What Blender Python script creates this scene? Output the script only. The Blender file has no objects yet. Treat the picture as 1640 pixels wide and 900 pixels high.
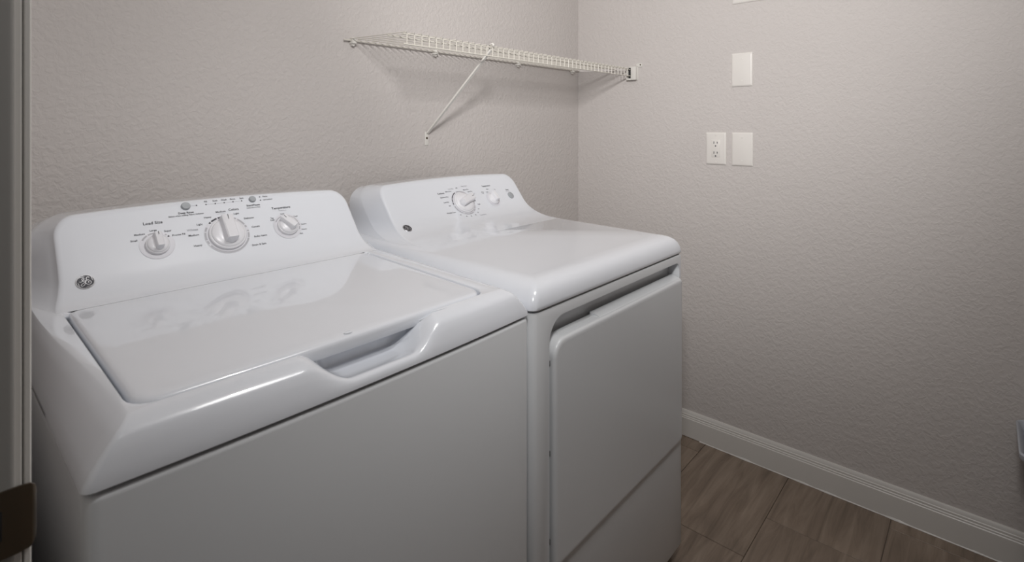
import bpy, bmesh, math, random
from mathutils import Vector, Matrix
random.seed(7)
C = bpy.context.scene.collection
SC = bpy.context.scene

# ------------------------------------------------------------------ camera
cam_d = bpy.data.cameras.new('camera'); cam = bpy.data.objects.new('camera', cam_d); C.objects.link(cam)
cam.location = (0, 0, 1.25)
cam.rotation_euler = (math.radians(90), 0, math.radians(41.661 - 90))
cam_d.sensor_width = 36; cam_d.lens = 36 * 854.2 / 1640
cam_d.shift_y = -(450 - 203) / 1640
cam_d.clip_start = 0.02
cam_d.dof.use_dof = True; cam_d.dof.focus_distance = 1.55; cam_d.dof.aperture_fstop = 8
SC.camera = cam

# ------------------------------------------------------------------ world, light, exposure
W = bpy.data.worlds.new('world'); SC.world = W; W.use_nodes = True
W.node_tree.nodes['Background'].inputs[0].default_value = (0.88, 0.94, 1.0, 1)
W.node_tree.nodes['Background'].inputs[1].default_value = 0.03
SC.view_settings.view_transform = 'Standard'; SC.view_settings.look = 'None'
SC.view_settings.gamma = 1; SC.view_settings.exposure = 0.0; SC.view_settings.use_curve_mapping = False
def lamp(kind, energy, loc, aim=None, size=130, radius=0.10, col=(1.0, 0.985, 0.975)):
    l = bpy.data.lights.new('lamp', kind); o = bpy.data.objects.new('lamp', l); C.objects.link(o)
    o.location = loc; l.energy = energy; l.color = col; l.shadow_soft_size = radius
    if kind == 'SPOT':
        l.spot_size = math.radians(size); l.spot_blend = 1.0
        o.rotation_euler = (Vector(aim) - Vector(loc)).to_track_quat('-Z', 'Y').to_euler()
    return o
STROBE, ROOM, OVER = (0.10, 0.03, 1.93), (0.15, 0.24, 2.01), (0.75, 0.20, 2.38)
lamp('SPOT', 92, STROBE, (2.09, 1.0, 1.7), 80)          # strobe in the doorway, beam to the far corner
lamp('SPOT', 34, STROBE, (2.09, 0.75, 1.85), 130)       # its wider spill
lamp('SPOT', 19, STROBE, (1.3, 1.1, 0.95), 90)
lamp('SPOT', 18, ROOM, (0.4, 1.44, 1.7), 90, 0.04)      # lamp beside the door
lamp('SPOT', 21, OVER, (0.45, 0.95, 0.94), 60, 0.05)    # ceiling downlight over the washing machine
ceil_l = lamp('AREA', 4, (0.85, 0.0, 2.43))     # unseen area lamp, added for the highlight along the washer's front edge
ceil_l.data.shape = 'RECTANGLE'; ceil_l.data.size = 0.5; ceil_l.data.size_y = 0.36

# ------------------------------------------------------------------ materials
def mat(name, col, rough=0.5, metal=0.0, coat=0.0, spec=0.5):
    m = bpy.data.materials.new(name); m.use_nodes = True
    b = m.node_tree.nodes['Principled BSDF']
    b.inputs['Base Color'].default_value = (*col, 1); b.inputs['Roughness'].default_value = rough
    b.inputs['Metallic'].default_value = metal; b.inputs['Coat Weight'].default_value = coat
    b.inputs['Coat Roughness'].default_value = 0.04
    b.inputs['Specular IOR Level'].default_value = spec
    return m
def noise_bump(m, scale, strength, dist=0.002, detail=3, stretch=(1, 1, 1), tint=0.0):
    nt = m.node_tree; b = nt.nodes['Principled BSDF']
    tc = nt.nodes.new('ShaderNodeTexCoord'); mp = nt.nodes.new('ShaderNodeMapping'); mp.inputs['Scale'].default_value = stretch
    nz = nt.nodes.new('ShaderNodeTexNoise'); nz.inputs['Scale'].default_value = scale; nz.inputs['Detail'].default_value = detail
    bp = nt.nodes.new('ShaderNodeBump'); bp.inputs['Strength'].default_value = strength; bp.inputs['Distance'].default_value = dist
    nt.links.new(tc.outputs['Object'], mp.inputs[0]); nt.links.new(mp.outputs[0], nz.inputs['Vector'])
    nt.links.new(nz.outputs['Fac'], bp.inputs['Height']); nt.links.new(bp.outputs[0], b.inputs['Normal'])
    return nz, mp, tc
def wall_mat(name, col):
    m = mat(name, col, 0.75, spec=0.25); nt = m.node_tree; b = nt.nodes['Principled BSDF']
    tc = nt.nodes.new('ShaderNodeTexCoord')
    n1 = nt.nodes.new('ShaderNodeTexNoise'); n1.inputs['Scale'].default_value = 75; n1.inputs['Detail'].default_value = 2.5
    n1.inputs['Distortion'].default_value = 0.6
    rp = nt.nodes.new('ShaderNodeValToRGB'); rp.color_ramp.elements[0].position = 0.40; rp.color_ramp.elements[1].position = 0.62
    bp = nt.nodes.new('ShaderNodeBump'); bp.inputs['Strength'].default_value = 0.25; bp.inputs['Distance'].default_value = 0.004
    n2 = nt.nodes.new('ShaderNodeTexNoise'); n2.inputs['Scale'].default_value = 2.5; n2.inputs['Detail'].default_value = 3
    mx = nt.nodes.new('ShaderNodeMix'); mx.data_type = 'RGBA'
    mx.inputs[6].default_value = (*[c * 0.96 for c in col], 1); mx.inputs[7].default_value = (*[c * 1.04 for c in col], 1)
    L = nt.links.new
    L(tc.outputs['Object'], n1.inputs['Vector']); L(tc.outputs['Object'], n2.inputs['Vector'])
    L(n1.outputs['Fac'], rp.inputs[0]); L(rp.outputs[0], bp.inputs['Height']); L(bp.outputs[0], b.inputs['Normal'])
    L(n2.outputs['Fac'], mx.inputs[0]); L(mx.outputs[2], b.inputs['Base Color'])
    return m
def tile_mat():
    m = mat('wood_look_tile', (0.2, 0.16, 0.13), 0.42); nt = m.node_tree; b = nt.nodes['Principled BSDF']; L = nt.links.new
    tc = nt.nodes.new('ShaderNodeTexCoord'); oi = nt.nodes.new('ShaderNodeObjectInfo')
    ad = nt.nodes.new('ShaderNodeVectorMath'); ad.operation = 'ADD'
    sc = nt.nodes.new('ShaderNodeVectorMath'); sc.operation = 'SCALE'; sc.inputs[3].default_value = 37.0
    cb = nt.nodes.new('ShaderNodeCombineXYZ')
    L(oi.outputs['Random'], cb.inputs[0]); L(oi.outputs['Random'], cb.inputs[1]); L(cb.outputs[0], sc.inputs[0])
    L(tc.outputs['Object'], ad.inputs[0]); L(sc.outputs[0], ad.inputs[1])
    mp = nt.nodes.new('ShaderNodeMapping'); mp.inputs['Scale'].default_value = (2.2, 22, 1); L(ad.outputs[0], mp.inputs[0])
    n1 = nt.nodes.new('ShaderNodeTexNoise'); n1.inputs['Scale'].default_value = 1.6; n1.inputs['Detail'].default_value = 6; n1.inputs['Roughness'].default_value = 0.62; n1.inputs['Distortion'].default_value = 0.7
    L(mp.outputs[0], n1.inputs['Vector'])
    rp = nt.nodes.new('ShaderNodeValToRGB'); e = rp.color_ramp.elements
    e[0].position = 0.28; e[0].color = (0.142, 0.105, 0.077, 1); e[1].position = 0.72; e[1].color = (0.310, 0.245, 0.191, 1)
    x = rp.color_ramp.elements.new(0.5); x.color = (0.228, 0.175, 0.133, 1)
    L(n1.outputs['Fac'], rp.inputs[0])
    n3 = nt.nodes.new('ShaderNodeTexNoise'); n3.inputs['Scale'].default_value = 5; n3.inputs['Detail'].default_value = 4; L(ad.outputs[0], n3.inputs['Vector'])
    hs = nt.nodes.new('ShaderNodeHueSaturation'); mr = nt.nodes.new('ShaderNodeMapRange')
    mr.inputs[3].default_value = 0.78; mr.inputs[4].default_value = 1.2
    L(n3.outputs['Fac'], mr.inputs[0]); L(mr.outputs[0], hs.inputs['Value']); L(rp.outputs[0], hs.inputs['Color']); L(hs.outputs[0], b.inputs['Base Color'])
    bp = nt.nodes.new('ShaderNodeBump'); bp.inputs['Strength'].default_value = 0.12; bp.inputs['Distance'].default_value = 0.002
    L(n1.outputs['Fac'], bp.inputs['Height']); L(bp.outputs[0], b.inputs['Normal'])
    return m
M = {}
M['wall'] = wall_mat('orange_peel_paint', (0.56, 0.525, 0.505))
M['ceil'] = wall_mat('ceiling_paint', (0.75, 0.74, 0.72))
M['trim'] = mat('trim_paint', (0.66, 0.64, 0.61), 0.35); noise_bump(M['trim'], 40, 0.05)
M['casing'] = mat('casing_paint', (0.82, 0.80, 0.76), 0.4); noise_bump(M['casing'], 30, 0.05)
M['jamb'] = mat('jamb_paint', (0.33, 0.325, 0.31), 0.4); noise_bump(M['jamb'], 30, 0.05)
M['tile'] = tile_mat()
M['grout'] = mat('grout', (0.2, 0.165, 0.135), 0.9); noise_bump(M['grout'], 300, 0.3)
M['enamel'] = mat('white_enamel', (0.775, 0.80, 0.848), 0.22, coat=1.0); noise_bump(M['enamel'], 35, 0.004)
M['steel'] = mat('white_painted_steel', (0.665, 0.68, 0.695), 0.3, coat=0.35); noise_bump(M['steel'], 60, 0.02)
M['knob'] = mat('knob_plastic', (0.80, 0.80, 0.83), 0.28, coat=0.2); noise_bump(M['knob'], 90, 0.01)
M['ring'] = mat('dial_print_grey', (0.42, 0.42, 0.45), 0.35); noise_bump(M['ring'], 90, 0.01)
M['escut'] = mat('dial_recess', (0.68, 0.68, 0.72), 0.3); noise_bump(M['escut'], 90, 0.01)
M['ink'] = mat('dark_ink', (0.035, 0.035, 0.045), 0.4); noise_bump(M['ink'], 90, 0.01)
M['inkg'] = mat('grey_ink', (0.36, 0.36, 0.39), 0.4); noise_bump(M['inkg'], 90, 0.01)
M['button'] = mat('grey_button', (0.37, 0.39, 0.41), 0.35); noise_bump(M['button'], 90, 0.02)
M['black'] = mat('black_gap', (0.012, 0.012, 0.014), 0.5); noise_bump(M['black'], 90, 0.02)
M['silver'] = mat('badge_silver', (0.62, 0.62, 0.64), 0.3, metal=0.6); noise_bump(M['silver'], 90, 0.01)
M['wire'] = mat('vinyl_coated_wire', (0.62, 0.59, 0.53), 0.4); noise_bump(M['wire'], 120, 0.03)
M['clip'] = mat('shelf_clip_plastic', (0.68, 0.66, 0.62), 0.45); noise_bump(M['clip'], 120, 0.03)
M['plate'] = mat('wall_plate_plastic', (0.72, 0.69, 0.655), 0.35); noise_bump(M['plate'], 80, 0.02)
M['bronze'] = mat('aged_bronze', (0.16, 0.13, 0.095), 0.32, metal=0.9); noise_bump(M['bronze'], 120, 0.05)
M['rubber'] = mat('grey_rubber', (0.06, 0.06, 0.06), 0.7); noise_bump(M['rubber'], 120, 0.1)
M['bin'] = mat('grey_bin_plastic', (0.42, 0.44, 0.48), 0.45); noise_bump(M['bin'], 70, 0.05)

# ------------------------------------------------------------------ helpers
def finish(name, bm, mats, parent=None, smooth=35, org=(0, 0, 0), recalc=True):
    """Link a bmesh (world coordinates) as ONE mesh object, its parent's or its own origin taken off."""
    if recalc: bmesh.ops.recalc_face_normals(bm, faces=bm.faces)
    me = bpy.data.meshes.new(name)
    o = bpy.data.objects.new(name, me); C.objects.link(o)
    off = Vector(org)
    if parent is not None:
        q = parent; off = Vector((0, 0, 0))
        while q is not None: off += Vector(q.location); q = q.parent
        o.parent = parent
    else: o.location = off
    bmesh.ops.translate(bm, verts=bm.verts, vec=-off)
    bm.to_mesh(me); bm.free()
    for m in (mats if isinstance(mats, (list, tuple)) else [mats]): me.materials.append(m)
    if smooth:
        for p in me.polygons: p.use_smooth = True
        me.set_sharp_from_angle(angle=math.radians(smooth))
    return o
def tag(o, label=None, cat=None, group=None, kind=None):
    for k, v in (('label', label), ('category', cat), ('group', group), ('kind', kind)):
        if v: o[k] = v
    return o
def thing(name, loc, label, cat, group=None):
    o = bpy.data.objects.new(name, None); C.objects.link(o); o.location = loc; o.empty_display_size = 0.05
    return tag(o, label, cat, group)
def box(bm, x0, x1, y0, y1, z0, z1, bev=0.0, seg=2, mi=0):
    r = bmesh.ops.create_cube(bm, size=1)
    bmesh.ops.scale(bm, vec=(x1 - x0, y1 - y0, z1 - z0), verts=r['verts'])
    bmesh.ops.translate(bm, vec=((x0 + x1) / 2, (y0 + y1) / 2, (z0 + z1) / 2), verts=r['verts'])
    fs = list({f for v in r['verts'] for f in v.link_faces})
    if bev:
        es = list({e for v in r['verts'] for e in v.link_edges})
        rr = bmesh.ops.bevel(bm, geom=es, offset=bev, segments=seg, affect='EDGES', profile=0.5)
        fs = [f for f in fs if f.is_valid] + rr['faces']
    for f in fs:
        if f.is_valid: f.material_index = mi
def NB(): return bmesh.new()
def rings(bm, rs, closed=True, cap0=False, cap1=False, mi=0):
    vs = [[bm.verts.new(p) for p in r] for r in rs]
    n = len(vs[0])
    for a, b in zip(vs, vs[1:]):
        for i in range(n if closed else n - 1):
            j = (i + 1) % n
            try: f = bm.faces.new((a[i], a[j], b[j], b[i])); f.material_index = mi
            except ValueError: pass
    if cap0: bm.faces.new(vs[0][::-1]).material_index = mi
    if cap1: bm.faces.new(vs[-1]).material_index = mi
    return vs
def tube(bm, pts, r, n=6, caps=True, mi=0):
    pts = [Vector(p) for p in pts]; rs = []
    for i, p in enumerate(pts):
        d = (pts[min(i + 1, len(pts) - 1)] - pts[max(i - 1, 0)]).normalized()
        u = d.orthogonal() if abs(d.z) > 0.9 else d.cross(Vector((0, 0, 1)))
        u.normalize(); w = d.cross(u)
        if abs(d.z) > 0.9: u = Vector((1, 0, 0)); w = d.cross(u).normalized(); u = w.cross(d)
        rs.append([p + r * (math.cos(t) * u + math.sin(t) * w) for t in [2 * math.pi * k / n for k in range(n)]])
    rings(bm, rs, True, caps, caps, mi)
def rrect(x0, x1, y0, y1, r, nf=4, ne=3, nc=5):
    """Rounded rectangle, counter-clockwise from front-left; r = one or four radii (fl, fr, br, bl)."""
    r = (r,) * 4 if not isinstance(r, (tuple, list)) else r
    cs = [(x0 + r[0], y0 + r[0], 180, r[0]), (x1 - r[1], y0 + r[1], 270, r[1]), (x1 - r[2], y1 - r[2], 0, r[2]), (x0 + r[3], y1 - r[3], 90, r[3])]
    out = []; arcs = []
    for cx, cy, a0, rr in cs:
        arcs.append([(cx + rr * math.cos(math.radians(a0 + 90 * k / nc)), cy + rr * math.sin(math.radians(a0 + 90 * k / nc))) for k in range(nc + 1)])
    for i in range(4):
        out += arcs[i]; a = arcs[i][-1]; b = arcs[(i + 1) % 4][0]; m = nf if i == 0 else ne
        out += [(a[0] + (b[0] - a[0]) * k / m, a[1] + (b[1] - a[1]) * k / m) for k in range(1, m)]
    return out
def sstep(a, b, x):
    t = max(0, min(1, (x - a) / (b - a))); return t * t * (3 - 2 * t)
def lerp(a, b, t): return a + (b - a) * t
def lathe(bm, prof, frame, n=32, mi=0, cap=True):
    """prof: (radius, height) in a frame (origin, ex, ey, ez)."""
    o, ex, ey, ez = frame; rs = []
    for r, h in prof:
        rs.append([o + ex * r * math.cos(2 * math.pi * k / n) + ey * r * math.sin(2 * math.pi * k / n) + ez * h for k in range(n)])
    rings(bm, rs, True, False, cap and prof[-1][0] > 1e-6, mi)

# ------------------------------------------------------------------ setting
XR, YB, YF, XL, XH, ZC = 2.089, 1.44, -1.0, 0.058, -0.066, 2.44
D0, D1 = -0.20, 0.62                       # doorway in the left wall, along Y
def struct(name, bm, m, parent=None, smooth=35):
    o = finish(name, bm, m, parent, smooth)
    if parent is None: o['kind'] = 'structure'
    return o
b = NB(); box(b, XH, XR + .1, YB, YB + .1, -.02, ZC); struct('wall_back', b, M['wall'], smooth=0)
b = NB(); box(b, XR, XR + .1, YF, YB, -.02, ZC); struct('wall_right', b, M['wall'], smooth=0)
b = NB(); box(b, XH, XR + .1, YF - .1, YF, -.02, ZC); struct('wall_front', b, M['wall'], smooth=0)
b = NB(); box(b, XH, XL, D1 + .015, YB, -.02, ZC); box(b, XH, XL, YF, D0 - .015, -.02, ZC); box(b, XH, XL, D0 - .015, D1 + .015, 2.06, ZC)
struct('wall_left', b, M['wall'], smooth=0)
b = NB(); box(b, XH, XR + .1, YF - .1, YB + .1, ZC, ZC + .08); struct('ceiling', b, M['ceil'], smooth=0)
b = NB(); box(b, -1.0, XR, YF, YB, -.06, -.004); floor = struct('floor', b, M['grout'], smooth=0)
def tile(x0, x1, y0, y1):
    b = NB(); box(b, x0, x1, y0, y1, -.008, 0.0, .0009, 1)
    o = finish('tile', b, M['tile'], None, 30, ((x0 + x1) / 2, (y0 + y1) / 2, 0))
    o.parent = floor
g = .0009
for k in range(-5, 5):
    y1 = .827 + .3 * k; y0 = y1 - .3
    xj = 1.607 - .208 * k - 3 * .61
    xj -= math.floor((xj + 1.0) / .61) * .61 + .61
    while xj < XR:
        a, c = max(xj + g, -1.0), min(xj + .61 - g, XR - .003)
        p, q = max(y0 + g, YF + .002), min(y1 - g, YB - .003)
        if c - a > .01 and q - p > .01: tile(a, c, p, q)
        xj += .61
# baseboard with a stepped moulded top
def baseboard(name, prof, along, a0, a1):
    b = NB(); rs = []
    for t in (a0, a1):
        rs.append([(XR - d, t, z) if along == 'y' else (t, YB - d, z) for d, z in prof])
    rings(b, rs, True, True, True)
    return struct(name, b, M['trim'], smooth=25)
PROF = [(0, 0.002), (.0145, 0.002), (.0145, .074), (.0125, .0765), (.0125, .081), (.0105, .083), (.0105, .089), (.0085, .091), (.0075, .097), (.004, .1025), (0, .103)]
bbr = baseboard('baseboard_right', PROF, 'y', YF, YB)
b = NB(); pts = []
for i in range(161):
    t = i / 160; y = -.35 + 1.2 * t; w = .0016 + .0022 * max(0, math.sin(y * 21) * math.sin(y * 47 + 1)) + random.uniform(0, .0006)
    pts.append((y, w))
rings(b, [[(XR - .0148 + .001, y, .0005), (XR - .0148 - w, y, .0005), (XR - .0148 - w * .6, y, .0005 + w * .9), (XR - .0148 + .001, y, .0005 + w * 1.6)] for y, w in pts], True, True, True)
finish('caulk_bead', b, M['trim'], bbr)
baseboard('baseboard_back', PROF, 'x', XL, XR - .016)
# doorway: jamb with eased edge, casing, strike plate
b = NB(); box(b, XH, XL, D1, D1 + .015, 0, 2.045, .0035, 3); jamb = struct('trim_1', b, M['jamb'])
b = NB(); pr = [(XL + a, D1 + c) for a, c in ((0, .004), (.0042, .004), (.0050, .0055), (.0050, .011), (.0062, .011), (.0062, .006), (.0070, .005), (.0103, .005), (.0114, .007), (.0114, .03), (.009, .055), (.008, .063), (0, .063))]
rings(b, [[(x, y, z) for x, y in pr] for z in (0, 2.05)], True, True, True); struct('trim_2', b, M['casing'], smooth=25)
b = NB(); box(b, XH, XL, D0 - .015, D0, 0, 2.045, .0035, 3); struct('trim_3', b, M['jamb'])
b = NB(); box(b, XH, XL, D0, D1, 2.03, 2.06, .003, 2); struct('trim_4', b, M['jamb'])
zc = .914
b = NB(); t = .0018                          # plate with rounded corners and a curved lip over the casing
sec = [(XL - .036, D1 - t), (XL - .012, D1 - t), (XL + .002, D1 - t), (XL + .010, D1 - t + .0004), (XL + .0135, D1 + .001), (XL + .0148, D1 + .005)]
hh = [.0285, .0285, .0285, .0275, .0235, .018]
rs = []
for off in (0, t):
    rs.append([(x, y + off * .98, zc + h) for (x, y), h in zip(sec, hh)] + [(x, y + off * .98, zc - h) for (x, y), h in reversed(list(zip(sec, hh)))])
vv = rings(b, rs, True)
n = len(sec)
for ring in vv:
    for i in range(n - 1):
        b.faces.new((ring[i], ring[i + 1], ring[2 * n - 2 - i], ring[2 * n - 1 - i]))
sp_o = finish('strike_plate', b, M['bronze'], jamb, 40); sp_o['label'] = 'dark bronze strike plate with curved lip'
b = NB(); box(b, XL - .03, XL - .0075, D1 - .0024, D1 + .004, zc - .014, zc + .014, .002, 2); finish('latch_hole', b, M['black'], sp_o)
for dz in (.021, -.021):
    b = NB(); lathe(b, [(.0042, 0), (.0036, .0012), (0, .0014)], (Vector((XL - .0155, D1 - t, zc + dz)), Vector((1, 0, 0)), Vector((0, 0, 1)), Vector((0, -1, 0))), 14)
    finish('screw', b, M['bronze'], sp_o)

# ------------------------------------------------------------------ control panel frame tools
PHI = math.radians(52)
class Panel:
    def __init__(s, cx, ty, tz):
        s.o = Vector((cx, ty, tz)); s.ex = Vector((1, 0, 0)); s.up = Vector((0, math.cos(PHI), math.sin(PHI))); s.n = Vector((0, -math.sin(PHI), math.cos(PHI)))
    prof = None
    def lift(s, d):
        """Height of the swept housing above the flat upper face, d below its top edge."""
        if not s.prof: return 0.0
        pts = [((s.o.y - y) * math.cos(PHI) + (s.o.z - z) * math.sin(PHI), (y - s.o.y) * -math.sin(PHI) + (z - s.o.z) * math.cos(PHI)) for y, z in reversed(s.prof)]
        for (da, ha), (db, hb) in zip(pts, pts[1:]):
            if da <= d <= db: return lerp(ha, hb, (d - da) / max(db - da, 1e-9))
        return 0.0
    def conform(s, bm):
        for v in bm.verts: v.co += s.n * s.lift(-(v.co - s.o).dot(s.up))
        return bm
    def P(s, x, d, h=0.0): return s.o + s.ex * x - s.up * d + s.n * h
    def frame(s, x, d, h=0.0): return (s.P(x, d, h), s.ex, s.up, s.n)
def text_into(bm, fr, body, size, align='CENTER', mi=0, bold=0.00005, sx=1.0):
    cu = bpy.data.curves.new('t', 'FONT'); cu.body = body; cu.size = size; cu.align_x = align; cu.align_y = 'CENTER'
    cu.resolution_u = 2; cu.offset = bold
    o = bpy.data.objects.new('t', cu); C.objects.link(o)
    bpy.context.view_layer.update()
    me = bpy.data.meshes.new_from_object(o.evaluated_get(bpy.context.evaluated_depsgraph_get()))
    bpy.data.objects.remove(o); bpy.data.curves.remove(cu)
    og, ex, ey, ez = fr
    vs = [bm.verts.new(og + ex * v.co.x * sx + ey * v.co.y) for v in me.vertices]
    for p in me.polygons:
        try: f = bm.faces.new([vs[i] for i in p.vertices]); f.material_index = mi
        except ValueError: pass
    bpy.data.meshes.remove(me)
def ribbon(bm, fr, pts, w, mi=0, taper=False):
    og, ex, ey, ez = fr; L_, R_ = [], []
    for i, p in enumerate(pts):
        a = pts[max(i - 1, 0)]; c = pts[min(i + 1, len(pts) - 1)]
        dx, dy = c[0] - a[0], c[1] - a[1]; l = math.hypot(dx, dy) or 1; nx, ny = -dy / l, dx / l
        ww = w / 2 * (1 if not taper else max(.12, math.sin(math.pi * (i + .3) / (len(pts) - .4))))
        L_.append(bm.verts.new(og + ex * (p[0] + nx * ww) + ey * (p[1] + ny * ww))); R_.append(bm.verts.new(og + ex * (p[0] - nx * ww) + ey * (p[1] - ny * ww)))
    for i in range(len(pts) - 1):
        bm.faces.new((R_[i], R_[i + 1], L_[i + 1], L_[i])).material_index = mi
def arc(r, a0, a1, n=14): return [(r * math.cos(math.radians(a0 + (a1 - a0) * k / n)), r * math.sin(math.radians(a0 + (a1 - a0) * k / n))) for k in range(n + 1)]
def spline(pts, n=5):
    out = []
    for i in range(len(pts) - 1):
        p0, p1, p2, p3 = pts[max(i - 1, 0)], pts[i], pts[i + 1], pts[min(i + 2, len(pts) - 1)]
        for k in range(n):
            t = k / n
            out.append(tuple(.5 * (2 * p1[j] + (p2[j] - p0[j]) * t + (2 * p0[j] - 5 * p1[j] + 4 * p2[j] - p3[j]) * t * t + (3 * p1[j] - p0[j] - 3 * p2[j] + p3[j]) * t ** 3) for j in (0, 1)))
    return out + [pts[-1]]
def dot(bm, fr, r, mi=0, n=10):
    og, ex, ey, ez = fr
    bm.faces.new([bm.verts.new(og + ex * r * math.cos(2 * math.pi * k / n) + ey * r * math.sin(2 * math.pi * k / n)) for k in range(n)]).material_index = mi
def badge(panel, x, d, R, parent):
    b = NB(); fr = panel.frame(x, d)
    lathe(b, [(R, -.002), (R, .0012), (R * .95, .0018), (R * .90, .0018)], fr, 40, 1, False)
    lathe(b, [(R * .90, .0018), (R * .3, .0018), (0, .0018)], fr, 40, 0)
    f2 = panel.frame(x, d, .0021)
    S = lambda ps: [(p[0] * R, p[1] * R) for p in spline(ps)]
    w = R * .062
    ribbon(b, f2, S([(-.62, .10), (-.44, .02), (-.24, .18), (-.09, .46), (-.18, .58), (-.31, .40), (-.24, .12), (-.04, .06)]), w, 1)
    ribbon(b, f2, S([(-.02, .24), (-.01, -.08), (-.11, -.42), (-.33, -.58), (-.48, -.5), (-.38, -.3), (-.12, -.12), (.07, .02)]), w, 1)
    ribbon(b, f2, S([(.44, .48), (.31, .62), (.15, .52), (.12, .32), (.25, .19), (.39, .2)]), w, 1)
    ribbon(b, f2, S([(.25, .19), (.08, .07), (.02, -.15), (.12, -.37), (.32, -.46), (.52, -.36), (.58, -.14), (.46, .02), (.31, -.03), (.28, -.16), (.37, -.2)]), w, 1)
    for a in (112, 22, -68, 202):                                     # four flicks round the rim
        pts = [((.9 - .2 * math.sin(t * 2.6) * (t ** .7)) * R * math.cos(math.radians(a + 34 - 58 * t)), (.9 - .2 * math.sin(t * 2.6) * (t ** .7)) * R * math.sin(math.radians(a + 34 - 58 * t))) for t in [k / 10 for k in range(11)]]
        ribbon(b, f2, pts, R * .06, 1, True)
    o = finish('badge', panel.conform(b), [M['ink'], M['silver']], parent, 30, recalc=False); o['label'] = 'round black badge with silver script letters'
    return o
def knob(name, panel, x, d, R, ang, parent, label, top_w=.30, height=.020, mark=True):
    fr = panel.frame(x, d, panel.lift(d)); o_, ex, ey, ez = fr
    b = NB(); lathe(b, [(R, -.003), (R, .0045), (R * .97, .0062), (R * .90, .0068), (R * .88, .0085), (R * .80, .0105), (R * .5, .0122), (0, .0128)], fr, 48)
    k = finish(name, b, M['knob'], parent, 50); k['label'] = label
    # grip: a tapering blade, tall and flat on one flank, sloping on the other
    ca, sa = math.cos(ang), math.sin(ang); gx = ex * ca + ey * sa; gy = -ex * sa + ey * ca     # gy = pointing direction
    b = NB(); rs = []
    N = 12
    for i in range(N + 1):
        t = i / N; y = lerp(-.72 * R, .93 * R, t)
        w = R * lerp(.30, top_w, t)
        if t < .12: w *= math.sqrt(max(.05, 1 - ((.12 - t) / .12) ** 2))
        h = height * lerp(.98, .80, t) * (1 - max(0, (.1 - t) / .1) ** 2 * .4)
        p = o_ + gy * y
        base = .0095 if abs(y) < .8 * R else .007
        rs.append([p + gx * -w * 1.12 + ez * base, p - gx * w + ez * h * .93, p - gx * w * .8 + ez * h, p + gx * w * .8 + ez * h, p + gx * w + ez * h * .93, p + gx * w * 1.12 + ez * base])
    rings(b, rs, True, True, True)
    finish('grip', b, M['knob'], k, 40)
    if mark:
        b = NB(); ff = (o_ + ez * (height * .82 + .0012), gx, gy, ez); ribbon(b, ff, [(0, R * .60), (0, R * .90)], .0011); finish('pointer_mark', b, M['ink'], k, 0, recalc=False)
    return k
def sweep(ty, tz, y0, z0, p2z):
    y2 = ty - (tz - p2z) / math.tan(PHI); yc = ty - (tz - z0) / math.tan(PHI)
    P = [((1 - t) ** 2 * y0 + 2 * t * (1 - t) * yc + t * t * y2, (1 - t) ** 2 * z0 + 2 * t * (1 - t) * z0 + t * t * p2z) for t in [k / 14 for k in range(15)]]
    P += [(lerp(y2, ty, k / 6) , lerp(p2z, tz, k / 6)) for k in range(1, 7)]
    return P
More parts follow.
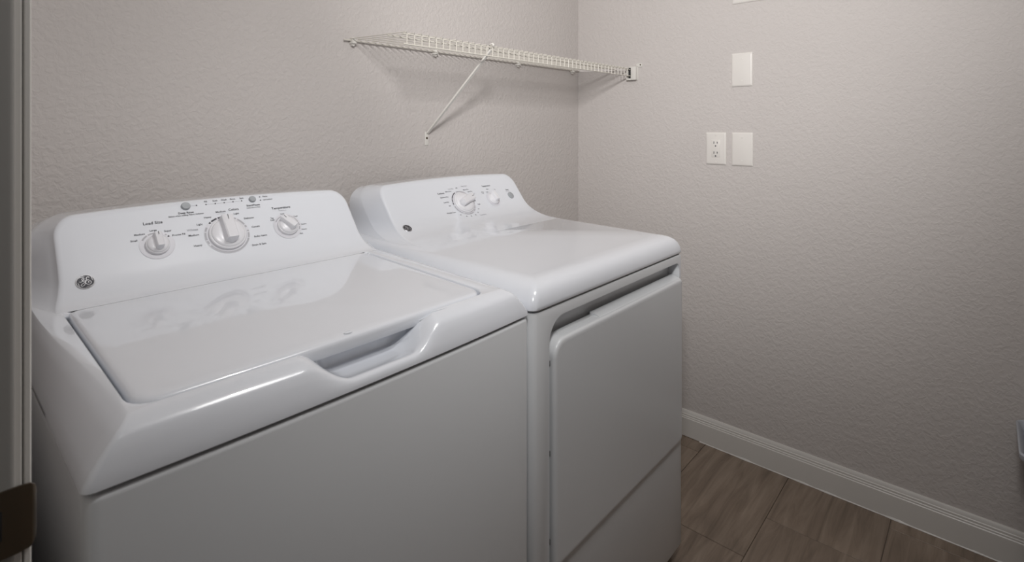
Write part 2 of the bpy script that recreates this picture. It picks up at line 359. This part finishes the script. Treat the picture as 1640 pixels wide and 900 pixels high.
def console(name, cx, hw, ty, tz, y0, z0, zb, yback, parent, rc=.035, strip=.030, flare=.012, p2z=.99):
    """Swept control panel housing: concave slanted face, eased edge, sloping flanks."""
    P = sweep(ty, tz, y0, z0, p2z)
    def Yf(z):
        if z <= P[0][1]: return P[0][0]
        for (ya, za), (yb, zb_) in zip(P, P[1:]):
            if z <= zb_: return ya + (yb - ya) * (z - za) / max(zb_ - za, 1e-9)
        return P[-1][0] + (z - tz) / math.tan(PHI)
    archz = .006
    half = [(-(hw + flare), z0 - .062), (-(hw + flare), z0 - .004)]
    zs = [p[1] for p in P if p[1] < tz - archz - rc]
    for z in zs: half.append((-(hw + flare * max(0, 1 - (z - z0) / .05) ** 2.2), z))
    za = tz - archz - rc
    for k in range(0, 9):
        a = math.radians(90 * k / 8); half.append((-(hw - rc + rc * math.cos(a)), za + rc * math.sin(a)))
    xe = hw - rc
    for k in range(1, 9): x = xe * (1 - k / 9); half.append((-x, tz - archz * (x / xe) ** 2))
    nh = len(half)
    def off(pt, nrm, d): return (pt[0] - nrm[0] * d, pt[1] - nrm[1] * d)
    nr = []
    for i, p in enumerate(half):
        a = half[max(i - 1, 0)]; c = half[min(i + 1, nh - 1)]; dx, dz = c[0] - a[0], c[1] - a[1]; l = math.hypot(dx, dz); nr.append((-dz / l, dx / l))
    def ring(inset, dy, widen=0, yabs=None, zd=0):
        L_ = []
        for p, q in zip(half, nr):
            x, z = off(p, q, inset)
            y = Yf(z) + dy if yabs is None else max(yabs, Yf(z) + dy)
            k = min(1, max(0, (tz - p[1]) / (rc * 1.5)))
            L_.append((x - widen * k, y, z - zd * (1 - k) * min(1, k * 0 + 1)))
        full = [Vector((cx + x, y, z)) for x, y, z in L_] + [Vector((cx - x, y, z)) for x, y, z in reversed(L_)]
        return full
    r = .008; rs = []
    for k in range(0, 6):
        a = math.radians(90 * k / 5); rs.append(ring(r * (1 - math.sin(a)), r * (1 - math.cos(a)) * .9))
    for k in range(1, 7):
        t = k / 6; rs.append(ring(0, r * .9 + .075 * t, strip * (t ** .9), zd=.004 * t))
    rs.append(ring(0, r * .9 + .08, strip + .001, zd=.006))
    rs.append(ring(0, r * .9 + .08, strip + .001, yabs=yback, zd=.01))
    b = NB(); vs = rings(b, rs, False)
    f0 = vs[0]; n = len(f0)
    cols = 24; prev = None
    for i in range(nh):                                              # front face grid
        A, B = f0[i], f0[n - 1 - i]
        row = [A] + [b.verts.new(A.co.lerp(B.co, k / cols)) for k in range(1, cols)] + [B]
        if prev:
            for k in range(cols): b.faces.new((prev[k], prev[k + 1], row[k + 1], row[k]))
        prev = row
    b.faces.new(prev) if False else None
    bk = vs[-1]; prev = None
    for i in range(nh):
        if prev: b.faces.new((bk[i], prev[0], prev[1], bk[n - 1 - i]))
        prev = (bk[i], bk[n - 1 - i])
    bmesh.ops.remove_doubles(b, verts=b.verts, dist=1e-5)
    # skirt below the face, down into the top cover
    low = [v for v in b.verts if abs(v.co.z - z0) < 1e-4]
    return finish(name, b, M['enamel'], parent, 40)
BOW = .010
def bow(x, y, x0, x1, yf):
    u = (x - (x0 + x1) / 2) / ((x1 - x0) / 2)
    return y - BOW * max(0, 1 - u * u) * max(0, 1 - (y - yf) / .12)
def cabinet(name, x0, x1, y0, y1, z0, z1, parent, bowed=True):
    b = NB(); rs = []
    for ins, z in ((.012, z0), (.004, z0 + .012), (0, z0 + .022), (0, z1 - .006), (.0015, z1 - .002), (.004, z1), (.016, z1)):
        pts = rrect(x0 + ins, x1 - ins, y0 + ins, y1 - ins, .014, 24, 3, 5)
        rs.append([(x, bow(x, y, x0, x1, y0) if bowed else y, z) for x, y in pts])
    rings(b, rs, True, True, True)
    return finish(name, b, M['steel'], parent, 40)
def feet(x0, x1, y0, y1, h, parent):
    for x in (x0 + .05, x1 - .05):
        for y in (y0 + .05, y1 - .05):
            b = NB(); lathe(b, [(0, 0), (.02, 0), (.02, .008), (.009, .012), (.009, h + .002), (0, h + .002)], (Vector((x, y, 0)), Vector((1, 0, 0)), Vector((0, 1, 0)), Vector((0, 0, 1))), 16)
            finish('leveling_foot', b, M['rubber'], parent)

# ------------------------------------------------------------------ washer
WX0, WX1, WY0, WY1 = .110, .797, .662, 1.36
wash = thing('washing_machine', (.4535, 1.0, 0), 'white top-loading washing machine with a lid, three control knobs and printed dials, at the left', 'washing machine')
cabinet('cabinet', WX0 + .001, WX1 - .001, WY0 + .0005, WY1, .035, .8805, wash)
feet(WX0, WX1, WY0, WY1, .035, wash)
ZS, TY = .8845, .700
slope = .0325
LX0, LX1, LY0, LY1 = .160, .7175, .705, 1.100      # lid opening
def cover_pt(ins, z, pts):
    out = []
    for x, y in pts:
        fr = (z - ZS) / .0555
        out.append([x, bow(x, y, WX0, WX1, WY0), z + fr * slope * max(0, y - TY)])
    return out
b = NB(); rs = []
prof = [(.014, .014, ZS), (.002, .002, ZS), (0, 0, ZS + .002), (.0012, .0004, ZS + .007), (.0080, .0030, ZS + .018), (.0170, .0070, ZS + .030), (.0260, .0115, ZS + .0405),
        (.0310, .0155, ZS + .0455), (.0360, .0207, ZS + .0490), (.0400, .0262, ZS + .0517), (.0430, .0312, ZS + .0536), (.0455, .0355, ZS + .0547)]   # side inset, front inset, height
scoopP = [(.014, ZS), (.002, ZS), (0, ZS + .002), (.0004, ZS + .0058), (.0016, ZS + .0100), (.0040, ZS + .0132), (.0080, ZS + .0146), (.0125, ZS + .0140), (.0180, ZS + .0122), (.0260, ZS + .0098), (.0360, ZS + .0084), (.0480, ZS + .0082)]
def mask(x): return sstep(.345, .412, x) * (1 - sstep(.512, .578, x))
def aniso(sx, fy, rad): return rrect(WX0 + sx, WX1 - sx, WY0 + fy, WY1 - .002, (rad, rad, .003, .003), 96, 24, 5)
for i, (sx, fy, z) in enumerate(prof):
    rad = lerp(.010, .004, min(1, fy / .02))
    pts = aniso(sx, fy, rad)
    pts = [(lerp(x, WX0 + sx * .40, sstep(.68, 1.14, y)) if x < .17 else x, y) for x, y in pts]
    ring = cover_pt(sx, z, pts)
    si, sz = scoopP[i]
    for q, (x, y) in zip(ring, pts):
        m_ = mask(q[0]) if y < WY0 + fy + 1e-4 else 0
        if m_ > 0:
            ys = bow(q[0], WY0 + si, WX0, WX1, WY0)
            q[1] = lerp(q[1], ys, m_); q[2] = lerp(q[2], sz, m_)
    rs.append([tuple(q) for q in ring])
def lidz(y): return ZS + .0555 + slope * max(0, y - TY)
def open_ring(grow, dz, scz):
    pts = rrect(LX0 - grow, LX1 + grow, LY0 - grow, LY1 + grow, (.030, .030, .012, .012), 96, 24, 5); out = []
    for x, y in pts:
        yy = bow(x, y, WX0, WX1, WY0); z = lidz(y) + dz
        if y < LY0 - grow + 1e-4:
            m_ = mask(x)
            z = lerp(z, scz, m_); yy = lerp(yy, yy + .030, m_)
        out.append((x, yy, z))
    return out
rs.append(open_ring(.0025, 0, ZS + .0082)); rs.append(open_ring(.0012, -.0010, ZS + .0092)); rs.append(open_ring(0, -.0035, ZS + .012)); rs.append(open_ring(-.001, -.026, ZS + .030))
vs = rings(b, rs, True)
b.faces.new(vs[-1])
cover = finish('top_cover', b, M['enamel'], wash, 42)
# lid
b = NB(); rs = []
for ins, dz in ((.012, -.020), (.002, -.020), (0, -.0175), (0, -.006), (.0012, -.0022), (.004, -.0002), (.009, .0006), (.02, .0008)):
    pts = rrect(LX0 + .0045 + ins, LX1 - .0035 - ins, LY0 + .0040 + ins, LY1 - .0012 - ins * .2, (.028 - ins * .4, .028 - ins * .4, .009, .009), 40, 8, 6)
    rs.append([(x, bow(x, y, WX0, WX1, WY0), lidz(y) + dz) for x, y in pts])
rings(b, rs, True, True, False)
top = [b.verts[i] for i in range(0)]
b.verts.ensure_lookup_table()
n = len(rs[-1]); last = [v for v in b.verts][-n:]
# fill the lid top with rows so it stays smooth
b.faces.new(last)
lid = finish('lid', b, M['enamel'], wash, 42)
b = NB(); lathe(b, [(.0055, 0), (.0052, .0016), (.004, .0022), (0, .0024)], (Vector((.4335, .7145 , lidz(.7145) + .0006)), Vector((1.3, 0, 0)), Vector((0, .8, 0)), Vector((0, 0, 1))), 18); finish('bumper', b, M['enamel'], lid)
for x in (LX0 - .002, LX1 + .003):
    b = NB(); tube(b, [(x - .006, 1.091, lidz(1.09) - .004), (x + .006, 1.091, lidz(1.09) - .004)], .0035, 10); finish('hinge_pin', b, M['enamel'], wash)

def arcmarks(bm, fr, R, w, spans):
    for a0, a1, mi in spans: ribbon(bm, fr, arc(R, a0, a1, 16), w, mi)
PW = Panel(.450, 1.24, 1.096); PW.prof = sweep(1.24, 1.096, 1.1005, .9530, .99)
wcon = console('control_panel', .4485, .286, 1.24, 1.096, 1.1005, .9530, .94, 1.345, wash)
# printing and dials
e = .0006
b = NB(); T = lambda x, d, s, z, **k: text_into(b, PW.frame(x, d, e), s, z, **k)
T(-.139, .0428, 'Load Size', 0.00861, bold=.00012); T(-.141, .0592, 'Large', 0.00533); T(-.164, .0645, 'Medium', 0.00533); T(-.1745, .0765, 'Small', 0.00533); T(-.117, .0640, 'Super', 0.00533); T(-.1, .0755, 'Precise Fill', 0.00533)
o = finish('lettering', PW.conform(b), M['ink'], wcon, 0, recalc=False); o['label'] = 'Load Size lettering'
b = NB(); T(-.0785, .0280, 'Deep Rinse', 0.00607, bold=.00012); T(-.0785, .0335, 'Select when adding Fabric Softener', 0.00454)
o = finish('lettering', PW.conform(b), M['ink'], wcon, 0, recalc=False); o['label'] = 'Deep Rinse lettering'
b = NB()
for x, s in ((-.0375, 'Fill'), (-.0190, 'Soak'), (-.0010, 'Wash'), (.0166, 'Rinse'), (.0353, 'Spin')): T(x, .0060, s, .0050, bold=.00006)
T(.0865, .0072, 'Pause', 0.00464); T(.0905, .0158, 'Lid Locked', 0.00464); T(.0555, .0268, 'Start/Pause', 0.00640, bold=.0001); T(.0545, .0328, 'Hold 3 Secs to Stop', 0.00361)
o = finish('lettering', PW.conform(b), M['ink'], wcon, 0, recalc=False); o['label'] = 'cycle status lettering'
b = NB(); T(-.0140, .0345, 'Medium', 0.00619); T(.0125, .0325, 'Colors', 0.00754, bold=.00012); T(.0158, .0432, 'Light', 0.00568); T(-.0415, .0445, 'Heavy', 0.00568); T(-.0595, .0588, 'Light', 0.00568); T(-.0745, .0815, 'Medium', 0.00602); T(-.0715, .1056, 'Heavy', 0.00602)
T(.0385, .0578, 'Delicates', 0.00568); T(.0470, .0807, 'Casuals', 0.00568); T(.0515, .1045, 'Bulky Items', 0.00585); T(.0435, .1240, 'Drain & Spin', 0.00585); T(-.0745, .0692, 'Whites', 0.00689, mi=1)
ribbon(b, PW.frame(-.0145, .0395, e), [(-.008, 0), (.008, 0)], .0004, 1)
o = finish('lettering', PW.conform(b), [M['ink'], M['inkg']], wcon, 0, recalc=False); o['label'] = 'wash cycle lettering'
b = NB(); T(.1140, .0415, 'Temperature', 0.00804, bold=.00012); T(.1150, .0490, 'Wash/Rinse', 0.00361, mi=1); 
o = finish('lettering', PW.conform(b), [M['ink'], M['inkg']], wcon, 0, recalc=False); o['label'] = 'Temperature heading lettering'
b = NB(); T(.1120, .0580, 'Cold', 0.00473); T(.0868, .0657, 'Tap', 0.00473); T(.0862, .0706, 'Cold', 0.00473); T(.1405, .0682, 'Cool', 0.00473); T(.1530, .0910, 'Colors', 0.00473); T(.1500, .1043, 'Warm', 0.00473); T(.1405, .1138, 'Hot', 0.00473)
o = finish('lettering', PW.conform(b), [M['ink'], M['inkg']], wcon, 0, recalc=False); o['label'] = 'temperature choice lettering'
b = NB()
fr = PW.frame(-.139, .0915, .0004); lathe(b, [(.0295, .0002), (.0285, .0001), (.0195, .0001)], fr, 40, 0)
arcmarks(b, PW.frame(-.139, .0915, e), .0262, .0032, [(150, 122, 1), (118, 92, 1), (52, 46, 1), (40, 33, 2)])
finish('dial_ring', PW.conform(b), [M['escut'], M['ring'], M['ink']], wcon, 30, recalc=False)
b = NB()
fr = PW.frame(-.0125, .0895, .0004); lathe(b, [(.0440, .0002), (.0385, .0001), (.0360, .0001)], fr, 56, 0)
arcmarks(b, PW.frame(-.0125, .0895, e), .0415, .0036, [(203, 193, 1), (190, 166, 1), (163, 149, 1), (135, 129, 2), (126, 108, 2), (105, 84, 2), (72, 66, 2), (60, 54, 1), (50, 25, 1), (22, 15, 1), (5, 0, 1), (-3, -20, 1), (-22, -150, 1)])
finish('dial_ring', PW.conform(b), [M['escut'], M['ring'], M['ink']], wcon, 30, recalc=False)
b = NB()
fr = PW.frame(.1155, .0905, .0004); lathe(b, [(.0315, .0002), (.0300, .0001), (.0230, .0001)], fr, 40, 0)
arcmarks(b, PW.frame(.1155, .0905, e), .0268, .0024, [(150, 108, 1), (100, 62, 1), (58, 16, 1), (12, -4, 1), (-10, -26, 1)])
finish('dial_ring', PW.conform(b), [M['escut'], M['ring']], wcon, 30, recalc=False)
for x, d in ((-.0561, .0131), (-.038, .0133), (-.0199, .0132), (-.002, .0132), (.016, .013), (.0342, .0129), (.0748, .0072), (.0743, .016)):
    b = NB(); lathe(b, [(.0014, .0001), (.0014, .0006), (0, .0008)], PW.frame(x, d), 12); finish('indicator_light', PW.conform(b), M['ink'], wcon)
b = NB(); ribbon(b, PW.frame(-.002, .0131, .0004), [(-.036, -.0002), (.036, .0002)], .0004); ribbon(b, PW.frame(-.062, .0131, .0004), [(-.006, 0), (.006, 0)], .0004); finish('status_line', PW.conform(b), M['inkg'], wcon, 0, recalc=False)
badge(PW, -.2536, .1422, .0134, wcon)
for x, d, r in ((-.0765, .0130, .0083), (.0569, .0121, .0072)):
    b = NB(); lathe(b, [(r * 1.04, 0), (r * 1.02, .0035), (r * .9, .0048), (0, .0045)], PW.frame(x, d), 28); o = finish('push_button', b, M['button'], wash); o['label'] = 'round grey push button'
knob('load_size_knob', PW, -.139, .0920, .0205, 0, wash, 'small white knob under Load Size', height=.0255)
knob('cycle_knob', PW, -.0125, .0895, .0365, 0, wash, 'large white cycle knob', height=.031)
knob('temperature_knob', PW, .1155, .0905, .0232, math.radians(33), wash, 'white knob turned left under Temperature', height=.0255)

# ------------------------------------------------------------------ dryer
DX0, DX1, DY0, DY1 = .8045, 1.4935, .662, 1.40
dry = thing('clothes_dryer', (1.1485, 1.0, 0), 'white front-loading clothes dryer with flat door, on the right of the washing machine', 'clothes dryer')
def xz_rr(x0, x1, z0, z1, r, nc=6): return rrect(x0, x1, z0, z1, r, 6, 4, nc)
# cabinet with a recessed door bay cut into its front
b = NB(); rs = []
for ins, z in ((.012, .022), (.004, .034), (0, .044), (0, .876), (.0015, .880), (.004, .8815), (.016, .8815)):
    rs.append([(x, y, z) for x, y in rrect(DX0 + .001 + ins, DX1 - .001 - ins, DY0 + .0005 + ins, DY1 - ins, (.016, .012, .012, .016), 8, 3, 6)])
rings(b, rs, True, True, True); dcab = finish('cabinet', b, M['steel'], dry, 40)
BX0, BX1, BZ0, BZ1 = .859, 1.4725, .345, .859
b = NB()
pts = xz_rr(BX0, BX1, BZ0, BZ1, (.016, .016, .022, .050), 8)
rings(b, [[(x, y, z) for x, z in pts] for y in (.60, .668, .698)], True, True, True)
cut = finish('cutter', b, M['steel'], None, 40)
dcab_w = dcab.matrix_world
bo = dcab.modifiers.new('bay', 'BOOLEAN'); bo.operation = 'DIFFERENCE'; bo.object = cut; bo.solver = 'EXACT'
bpy.context.view_layer.update()
dg = bpy.context.evaluated_depsgraph_get()
me = bpy.data.meshes.new_from_object(dcab.evaluated_get(dg)); dcab.modifiers.clear(); dcab.data = me
bpy.data.objects.remove(cut)
for p in me.polygons: p.use_smooth = True
me.set_sharp_from_angle(angle=math.radians(30))
feet(DX0, DX1, DY0, DY1, .024, dry)
# door
b = NB(); rs = []
for ins, y in ((.004, .690), (0, .688), (0, .6600), (.0008, .6560), (.0030, .6532), (.0065, .6520), (.012, .6518)):
    r = lambda q: max(.004, q - ins)
    rs.append([(x, y, z) for x, z in xz_rr(BX0 + .005 + ins, BX1 - .002 - ins, BZ0 + .005 + ins, .8150 - ins, (r(.014), r(.014), r(.010), r(.036)), 8)])
rings(b, rs, True, True, True)
door = finish('door', b, M['steel'], dry, 40)
b = NB(); pr = [(.656, .8110), (.660, .8150), (.664, .8165), (.684, .8215), (.688, .8210), (.688, .810)]
rings(b, [[(x, y, z) for y, z in pr] for x in (1.0445, 1.4665)], True, True, True); finish('handle_lip', b, M['steel'], door, 30)
b = NB(); box(b, .905, 1.0445, .676, .688, .811, .8160, .0015); finish('rear_flange', b, M['steel'], door, 30)
for z in (.768, .5845, .4045):
    b = NB(); tube(b, [(BX0 + .0025, .6655, z - .005), (BX0 + .0025, .6655, z + .005)], .0024, 8); finish('hinge_pin', b, M['black'], dry)
# top cover
b = NB(); rs = []
for ins, z in ((.014, .8860), (.002, .8860), (0, .8880), (.0008, .8945), (.0045, .9050), (.0115, .9160), (.021, .9255), (.033, .9325), (.046, .9365), (.060, .9382)):
    fi = ins * lerp(.50, 1.0, min(1, ins / .06))
    fr_ = (z - .886) / .0522; rad = lerp(.018, .010, min(1, ins / .04))
    pts = rrect(DX0 + ins, DX1 - ins, DY0 - .002 + fi, DY1 - ins * .3, rad, 24, 24, 6)
    pts = [(lerp(x, DX0 + ins * .45, sstep(.80, 1.12, y)) if x < .868 else x, y) for x, y in pts]
    rs.append([(x, y, z + fr_ * .0165 * max(0, y - .72)) for x, y in pts])
vs = rings(b, rs, True); b.faces.new(vs[-1]); finish('top_cover', b, M['enamel'], dry, 42)
PD = Panel(1.1485, 1.285, 1.089); PD.prof = sweep(1.285, 1.089, 1.060, .9437, 1.0)
dcon = console('control_panel', 1.1485, .281, 1.285, 1.089, 1.060, .9437, .93, 1.390, dry, p2z=1.0, flare=.010, rc=.034, strip=.018)
b = NB(); T = lambda x, d, s, z, **k: text_into(b, PD.frame(x, d, e), s, z, **k)
T(-.0720, .0560, 'Cottons', .0082, bold=.0001); T(-.0395, .0522, 'More Dry', .0058); T(-.0655, .0705, 'Optimum Dry', .0058); T(-.0670, .0885, 'Less Dry', .0058); T(-.0255, .0440, 'Auto Dry', .0056, mi=1); T(-.0006, .0436, 'Off', .0056); T(.0345, .0390, 'Easy Care', .0062, mi=1); T(.0350, .0527, 'More Dry', .0058); T(.0480, .0612, 'Less Dry', .0058); T(.0600, .0700, 'Cool', .0056, mi=1)
T(.0505, .0950, '10', .0052); T(.0590, .1115, 'Fluff', .0058); T(.0465, .1277, '20', .0052); T(.0340, .1412, '30', .0052); T(.0178, .1485, '40', .0052); T(.0465, .1528, 'Timed Dry', .0062, mi=1); T(-.002, .1505, '50', .0052); T(-.0200, .1480, '60', .0052); T(-.0385, .1396, '70', .0052); T(-.0680, .1262, 'Wrinkle Care', .0062); T(-.0605, .1024, 'Off', .0052)
o = finish('lettering', PD.conform(b), [M['ink'], M['inkg']], dcon, 0, recalc=False); o['label'] = 'drying cycle lettering'
b = NB(); T(.1300, .0480, 'Temperature', .0074, bold=.0001); T(.1290, .0608, 'Med', .0052); T(.1215, .0712, 'Low', .0052); T(.1010, .0690, 'Extra', .0048); T(.1010, .0735, 'Low', .0048); T(.1620, .0652, 'High', .0048, mi=1)
o = finish('lettering', PD.conform(b), [M['ink'], M['inkg']], dcon, 0, recalc=False); o['label'] = 'Temperature lettering'
b = NB(); T(.2195, .0722, 'Start', .0076, bold=.0001); T(.2175, .0788, 'Push to Start', .0036, mi=1)
o = finish('lettering', PD.conform(b), [M['ink'], M['inkg']], dcon, 0, recalc=False); o['label'] = 'Start lettering'
b = NB(); lathe(b, [(.0445, .0002), (.0385, .0001), (.0360, .0001)], PD.frame(-.0005, .0985, .0004), 56, 0)
arcmarks(b, PD.frame(-.0005, .0985, e), .0420, .0030, [(112, 128, 2), (130, 152, 2), (155, 170, 2), (173, 182, 2), (104, 50, 1), (190, 240, 1), (244, 340, 1), (345, 372, 1)])
finish('dial_ring', PD.conform(b), [M['escut'], M['ring'], M['ink']], dcon, 30, recalc=False)
b = NB(); lathe(b, [(.0275, .0002), (.0260, .0001), (.0210, .0001)], PD.frame(.1335, .0995, .0004), 40, 0); finish('dial_ring', PD.conform(b), [M['escut']], dcon, 30, recalc=False)
badge(PD, -.2491, .1543, .0134, dcon)
b = NB(); lathe(b, [(.0125, 0), (.0122, .0022), (.011, .0030), (0, .0028)], PD.frame(.2224, .0957), 28); o = finish('push_button', b, M['button'], dry); o['label'] = 'round grey start button'
knob('cycle_knob', PD, -.0005, .0985, .0372, math.radians(-72), dry, 'large white cycle knob turned right', height=.031)
knob('temperature_knob', PD, .1335, .0995, .0212, 0, dry, 'small white temperature knob', height=.025, mark=False)

# ------------------------------------------------------------------ wire shelf
shelf = thing('wire_shelf', (1.48, YB, 1.5), 'off-white vinyl-coated wire shelf with a diagonal brace, on the wall above both machines', 'shelf')
SX0, SX1 = .866, XR - .006
zf, zk = 1.5045, 1.5155
def rod(x0, x1, y, z, r=.0024):
    b = NB(); tube(b, [(x0, y, z), (x1, y, z)], r, 8); return finish('rod', b, M['wire'], shelf)
YS0, YS1 = 1.160, YB - .010
zat = lambda y: lerp(zf, zk, (y - YS0) / (YS1 - YS0))
rod(SX0 - .012, SX1, YS1, zat(YS1) - .005); rod(SX0 + .004, SX1, 1.232, zat(1.232) - .005); rod(SX0 + .004, SX1, YS0 + .004, zat(YS0) - .005); rod(SX0 + .004, SX1, YS0 + .0005, 1.4715)
first = None; x = SX0 + .012
while x < SX1 - .015:
    if first is None:
        b = NB(); tube(b, [(x, YS1 + .002, zat(YS1)), (x, YS0 + .004, zat(YS0)), (x, YS0 - .0015, zat(YS0) - .0015), (x, YS0 - .0035, zat(YS0) - .006), (x, YS0 - .0035, 1.4695)], .0016, 6)
        first = finish('cross_wire', b, M['wire'], shelf); x0_ = x
    else:
        o = first.copy(); C.objects.link(o); o.parent = shelf; o.location = (x - x0_, 0, 0)
    x += .0254
for x in (.884, 1.206, 1.6456, 2.0285):
    b = NB(); box(b, x - .007, x + .007, YB - .0205, YB, zk - .0150, zk - .0085, .0015); box(b, x - .0055, x + .0055, YB - .018, YB, zk - .012, zk + .004, .0015)
    tube(b, [(x, YB - .004, zk - .017), (x, YB - .014, zk - .018)], .0045, 10); finish('wall_clip', b, M['clip'], shelf)
# brace: channel bar from a foot plate on the wall to the front rods
p0, p1 = Vector((1.176, YB - .006, 1.229)), Vector((1.210, YS0 + .004, 1.492))
d = (p1 - p0).normalized(); sx = Vector((1, 0, 0)); sx = (sx - d * sx.dot(d)).normalized(); up = sx.cross(d).normalized()
if up.z < 0: up = -up
b = NB(); cs = [(-.0045, -.003), (-.0045, .003), (-.0037, .003), (-.0037, -.002), (.0037, -.002), (.0037, .003), (.0045, .003), (.0045, -.003)]
rings(b, [[p + sx * a + up * c for a, c in cs] for p in (p0, p1)], True, True, True); brace = finish('brace', b, M['clip'], shelf, 25)
b = NB(); box(b, 1.1665, 1.1825, YB - .0035, YB, 1.186, 1.233, .0014); finish('foot_plate', b, M['clip'], brace)
b = NB(); lathe(b, [(.0040, 0), (.0036, .0016), (0, .002)], (Vector((1.1745, YB - .0035, 1.211)), Vector((1, 0, 0)), Vector((0, 0, 1)), Vector((0, -1, 0))), 14); finish('screw', b, M['bronze'], brace)
b = NB(); tube(b, [(p1.x, YS0 + .012, 1.485), (p1.x, YS0 + .010, 1.5085), (p1.x, YS0 - .003, 1.510), (p1.x, YS0 - .0075, 1.503)], .0036, 8); finish('rod_hook', b, M['clip'], brace)
# end bracket on the right wall
b = NB(); box(b, XR - .004, XR, 1.125, 1.176, 1.452, 1.512, .0015); box(b, XR - .004, XR, 1.107, 1.135, 1.508, 1.523, .0015)
box(b, XR - .022, XR - .003, 1.128, 1.152, 1.4525, 1.5095, .002); box(b, XR - .022, XR - .003, 1.1515, 1.173, 1.4525, 1.4600, .002); box(b, XR - .022, XR - .003, 1.169, 1.173, 1.4525, 1.5095, .0015)
br = finish('end_bracket', b, M['clip'], shelf)
b = NB(); box(b, XR - .008, XR - .0035, 1.152, 1.170, 1.460, 1.5075); finish('socket_shade', b, M['black'], br, 0)  # black block paints in the shade inside the bracket's opening
b = NB(); lathe(b, [(.0034, 0), (.003, .0014), (0, .0018)], (Vector((XR - .004, 1.1145, 1.517)), Vector((0, 1, 0)), Vector((0, 0, 1)), Vector((-1, 0, 0))), 12); finish('screw', b, M['bronze'], br)

# ------------------------------------------------------------------ wall plates
def plate(name, y0, y1, z0, z1, label, cat, screws=True):
    t = thing(name, (XR, (y0 + y1) / 2, (z0 + z1) / 2), label, cat)
    b = NB(); rs = []
    for ins, dx in ((0, 0), (0, .0022), (.0012, .0034), (.0045, .0052), (.006, .0056)):
        rs.append([(XR - dx, y, z) for y, z in rrect(y0 + ins, y1 - ins, z0 + ins, z1 - ins, .003 if ins < .004 else .002, 2, 2, 3)])
    rings(b, rs, True, True, True); finish('cover_plate', b, M['plate'], t, 30)
    return t
def wscrew(t, y, z):
    b = NB(); lathe(b, [(.0032, 0), (.003, .0006), (0, .0009)], (Vector((XR - .0056, y, z)), Vector((0, 1, 0)), Vector((0, 0, 1)), Vector((-1, 0, 0))), 12); finish('screw', b, M['plate'], t)
ot = plate('power_outlet', .7504, .8290, 1.1025, 1.2278, 'white duplex power outlet with dark slots, beside a blank plate on the right wall', 'outlet')
yc, zc = .7897, 1.1652
for z in (zc + .0515, zc - .0515): wscrew(ot, yc, z)
b = NB(); box(b, XR - .0072, XR - .004, yc - .0165, yc + .0165, zc - .0335, zc + .0335, .0012); rec = finish('receptacle', b, M['plate'], ot)
for z in (zc + .0185, zc - .0205):
    for y, hgt in ((yc + .0065, .0045), (yc - .0065, .0037)):
        b = NB(); box(b, XR - .0076, XR - .006, y - .0013, y + .0013, z + .0045 - hgt, z + .0045 + hgt); finish('slot', b, M['ink'], rec, 0)
    b = NB(); lathe(b, [(.0028, 0), (.0028, .0004)], (Vector((XR - .0072, yc, z - .0085)), Vector((0, 1, 0)), Vector((0, 0, 1)), Vector((-1, 0, 0))), 14); finish('ground_hole', b, M['ink'], rec, 0)
t = plate('blank_plate', .6519, .7300, 1.1015, 1.2280, 'white blank wall plate just right of the power outlet', 'wall plate'); wscrew(t, .691, 1.2085); wscrew(t, .691, 1.1210)
t = plate('blank_plate', .6530, .7308, 1.4028, 1.5295, 'white blank wall plate alone on the wall, above the power outlet pair', 'wall plate'); wscrew(t, .692, 1.5075); wscrew(t, .692, 1.4235)
t = plate('wide_plate', .6086, .7280, 1.7185, 1.8440, 'wide white wall plate cut off by the top edge of the photo', 'wall plate')
for y in (.645, .6915): wscrew(t, y, 1.735); wscrew(t, y, 1.827)

# ------------------------------------------------------------------ waste bin by the right wall
bn = thing('waste_bin', (1.95, -.18, 0), 'grey tapered plastic waste bin by the right wall, only its corner in view', 'bin')
b = NB(); rs = []
def binr(g, z): return [(x, y, z) for x, y in rrect(1.835 - g, 2.055 + g, -.30 - g, -.0640 + g, .018, 3, 3, 4)]
for g_, z in ((-.085, .002), (-.083, .0), (-.075, .003), (-.006, .412), (0, .415), (.003, .420), (.003, .431), (0, .434), (-.004, .431), (-.010, .41), (-.085, .010)): rs.append(binr(g_, z))
rings(b, rs, True, True, True); finish('bin_body', b, M['bin'], bn, 40)
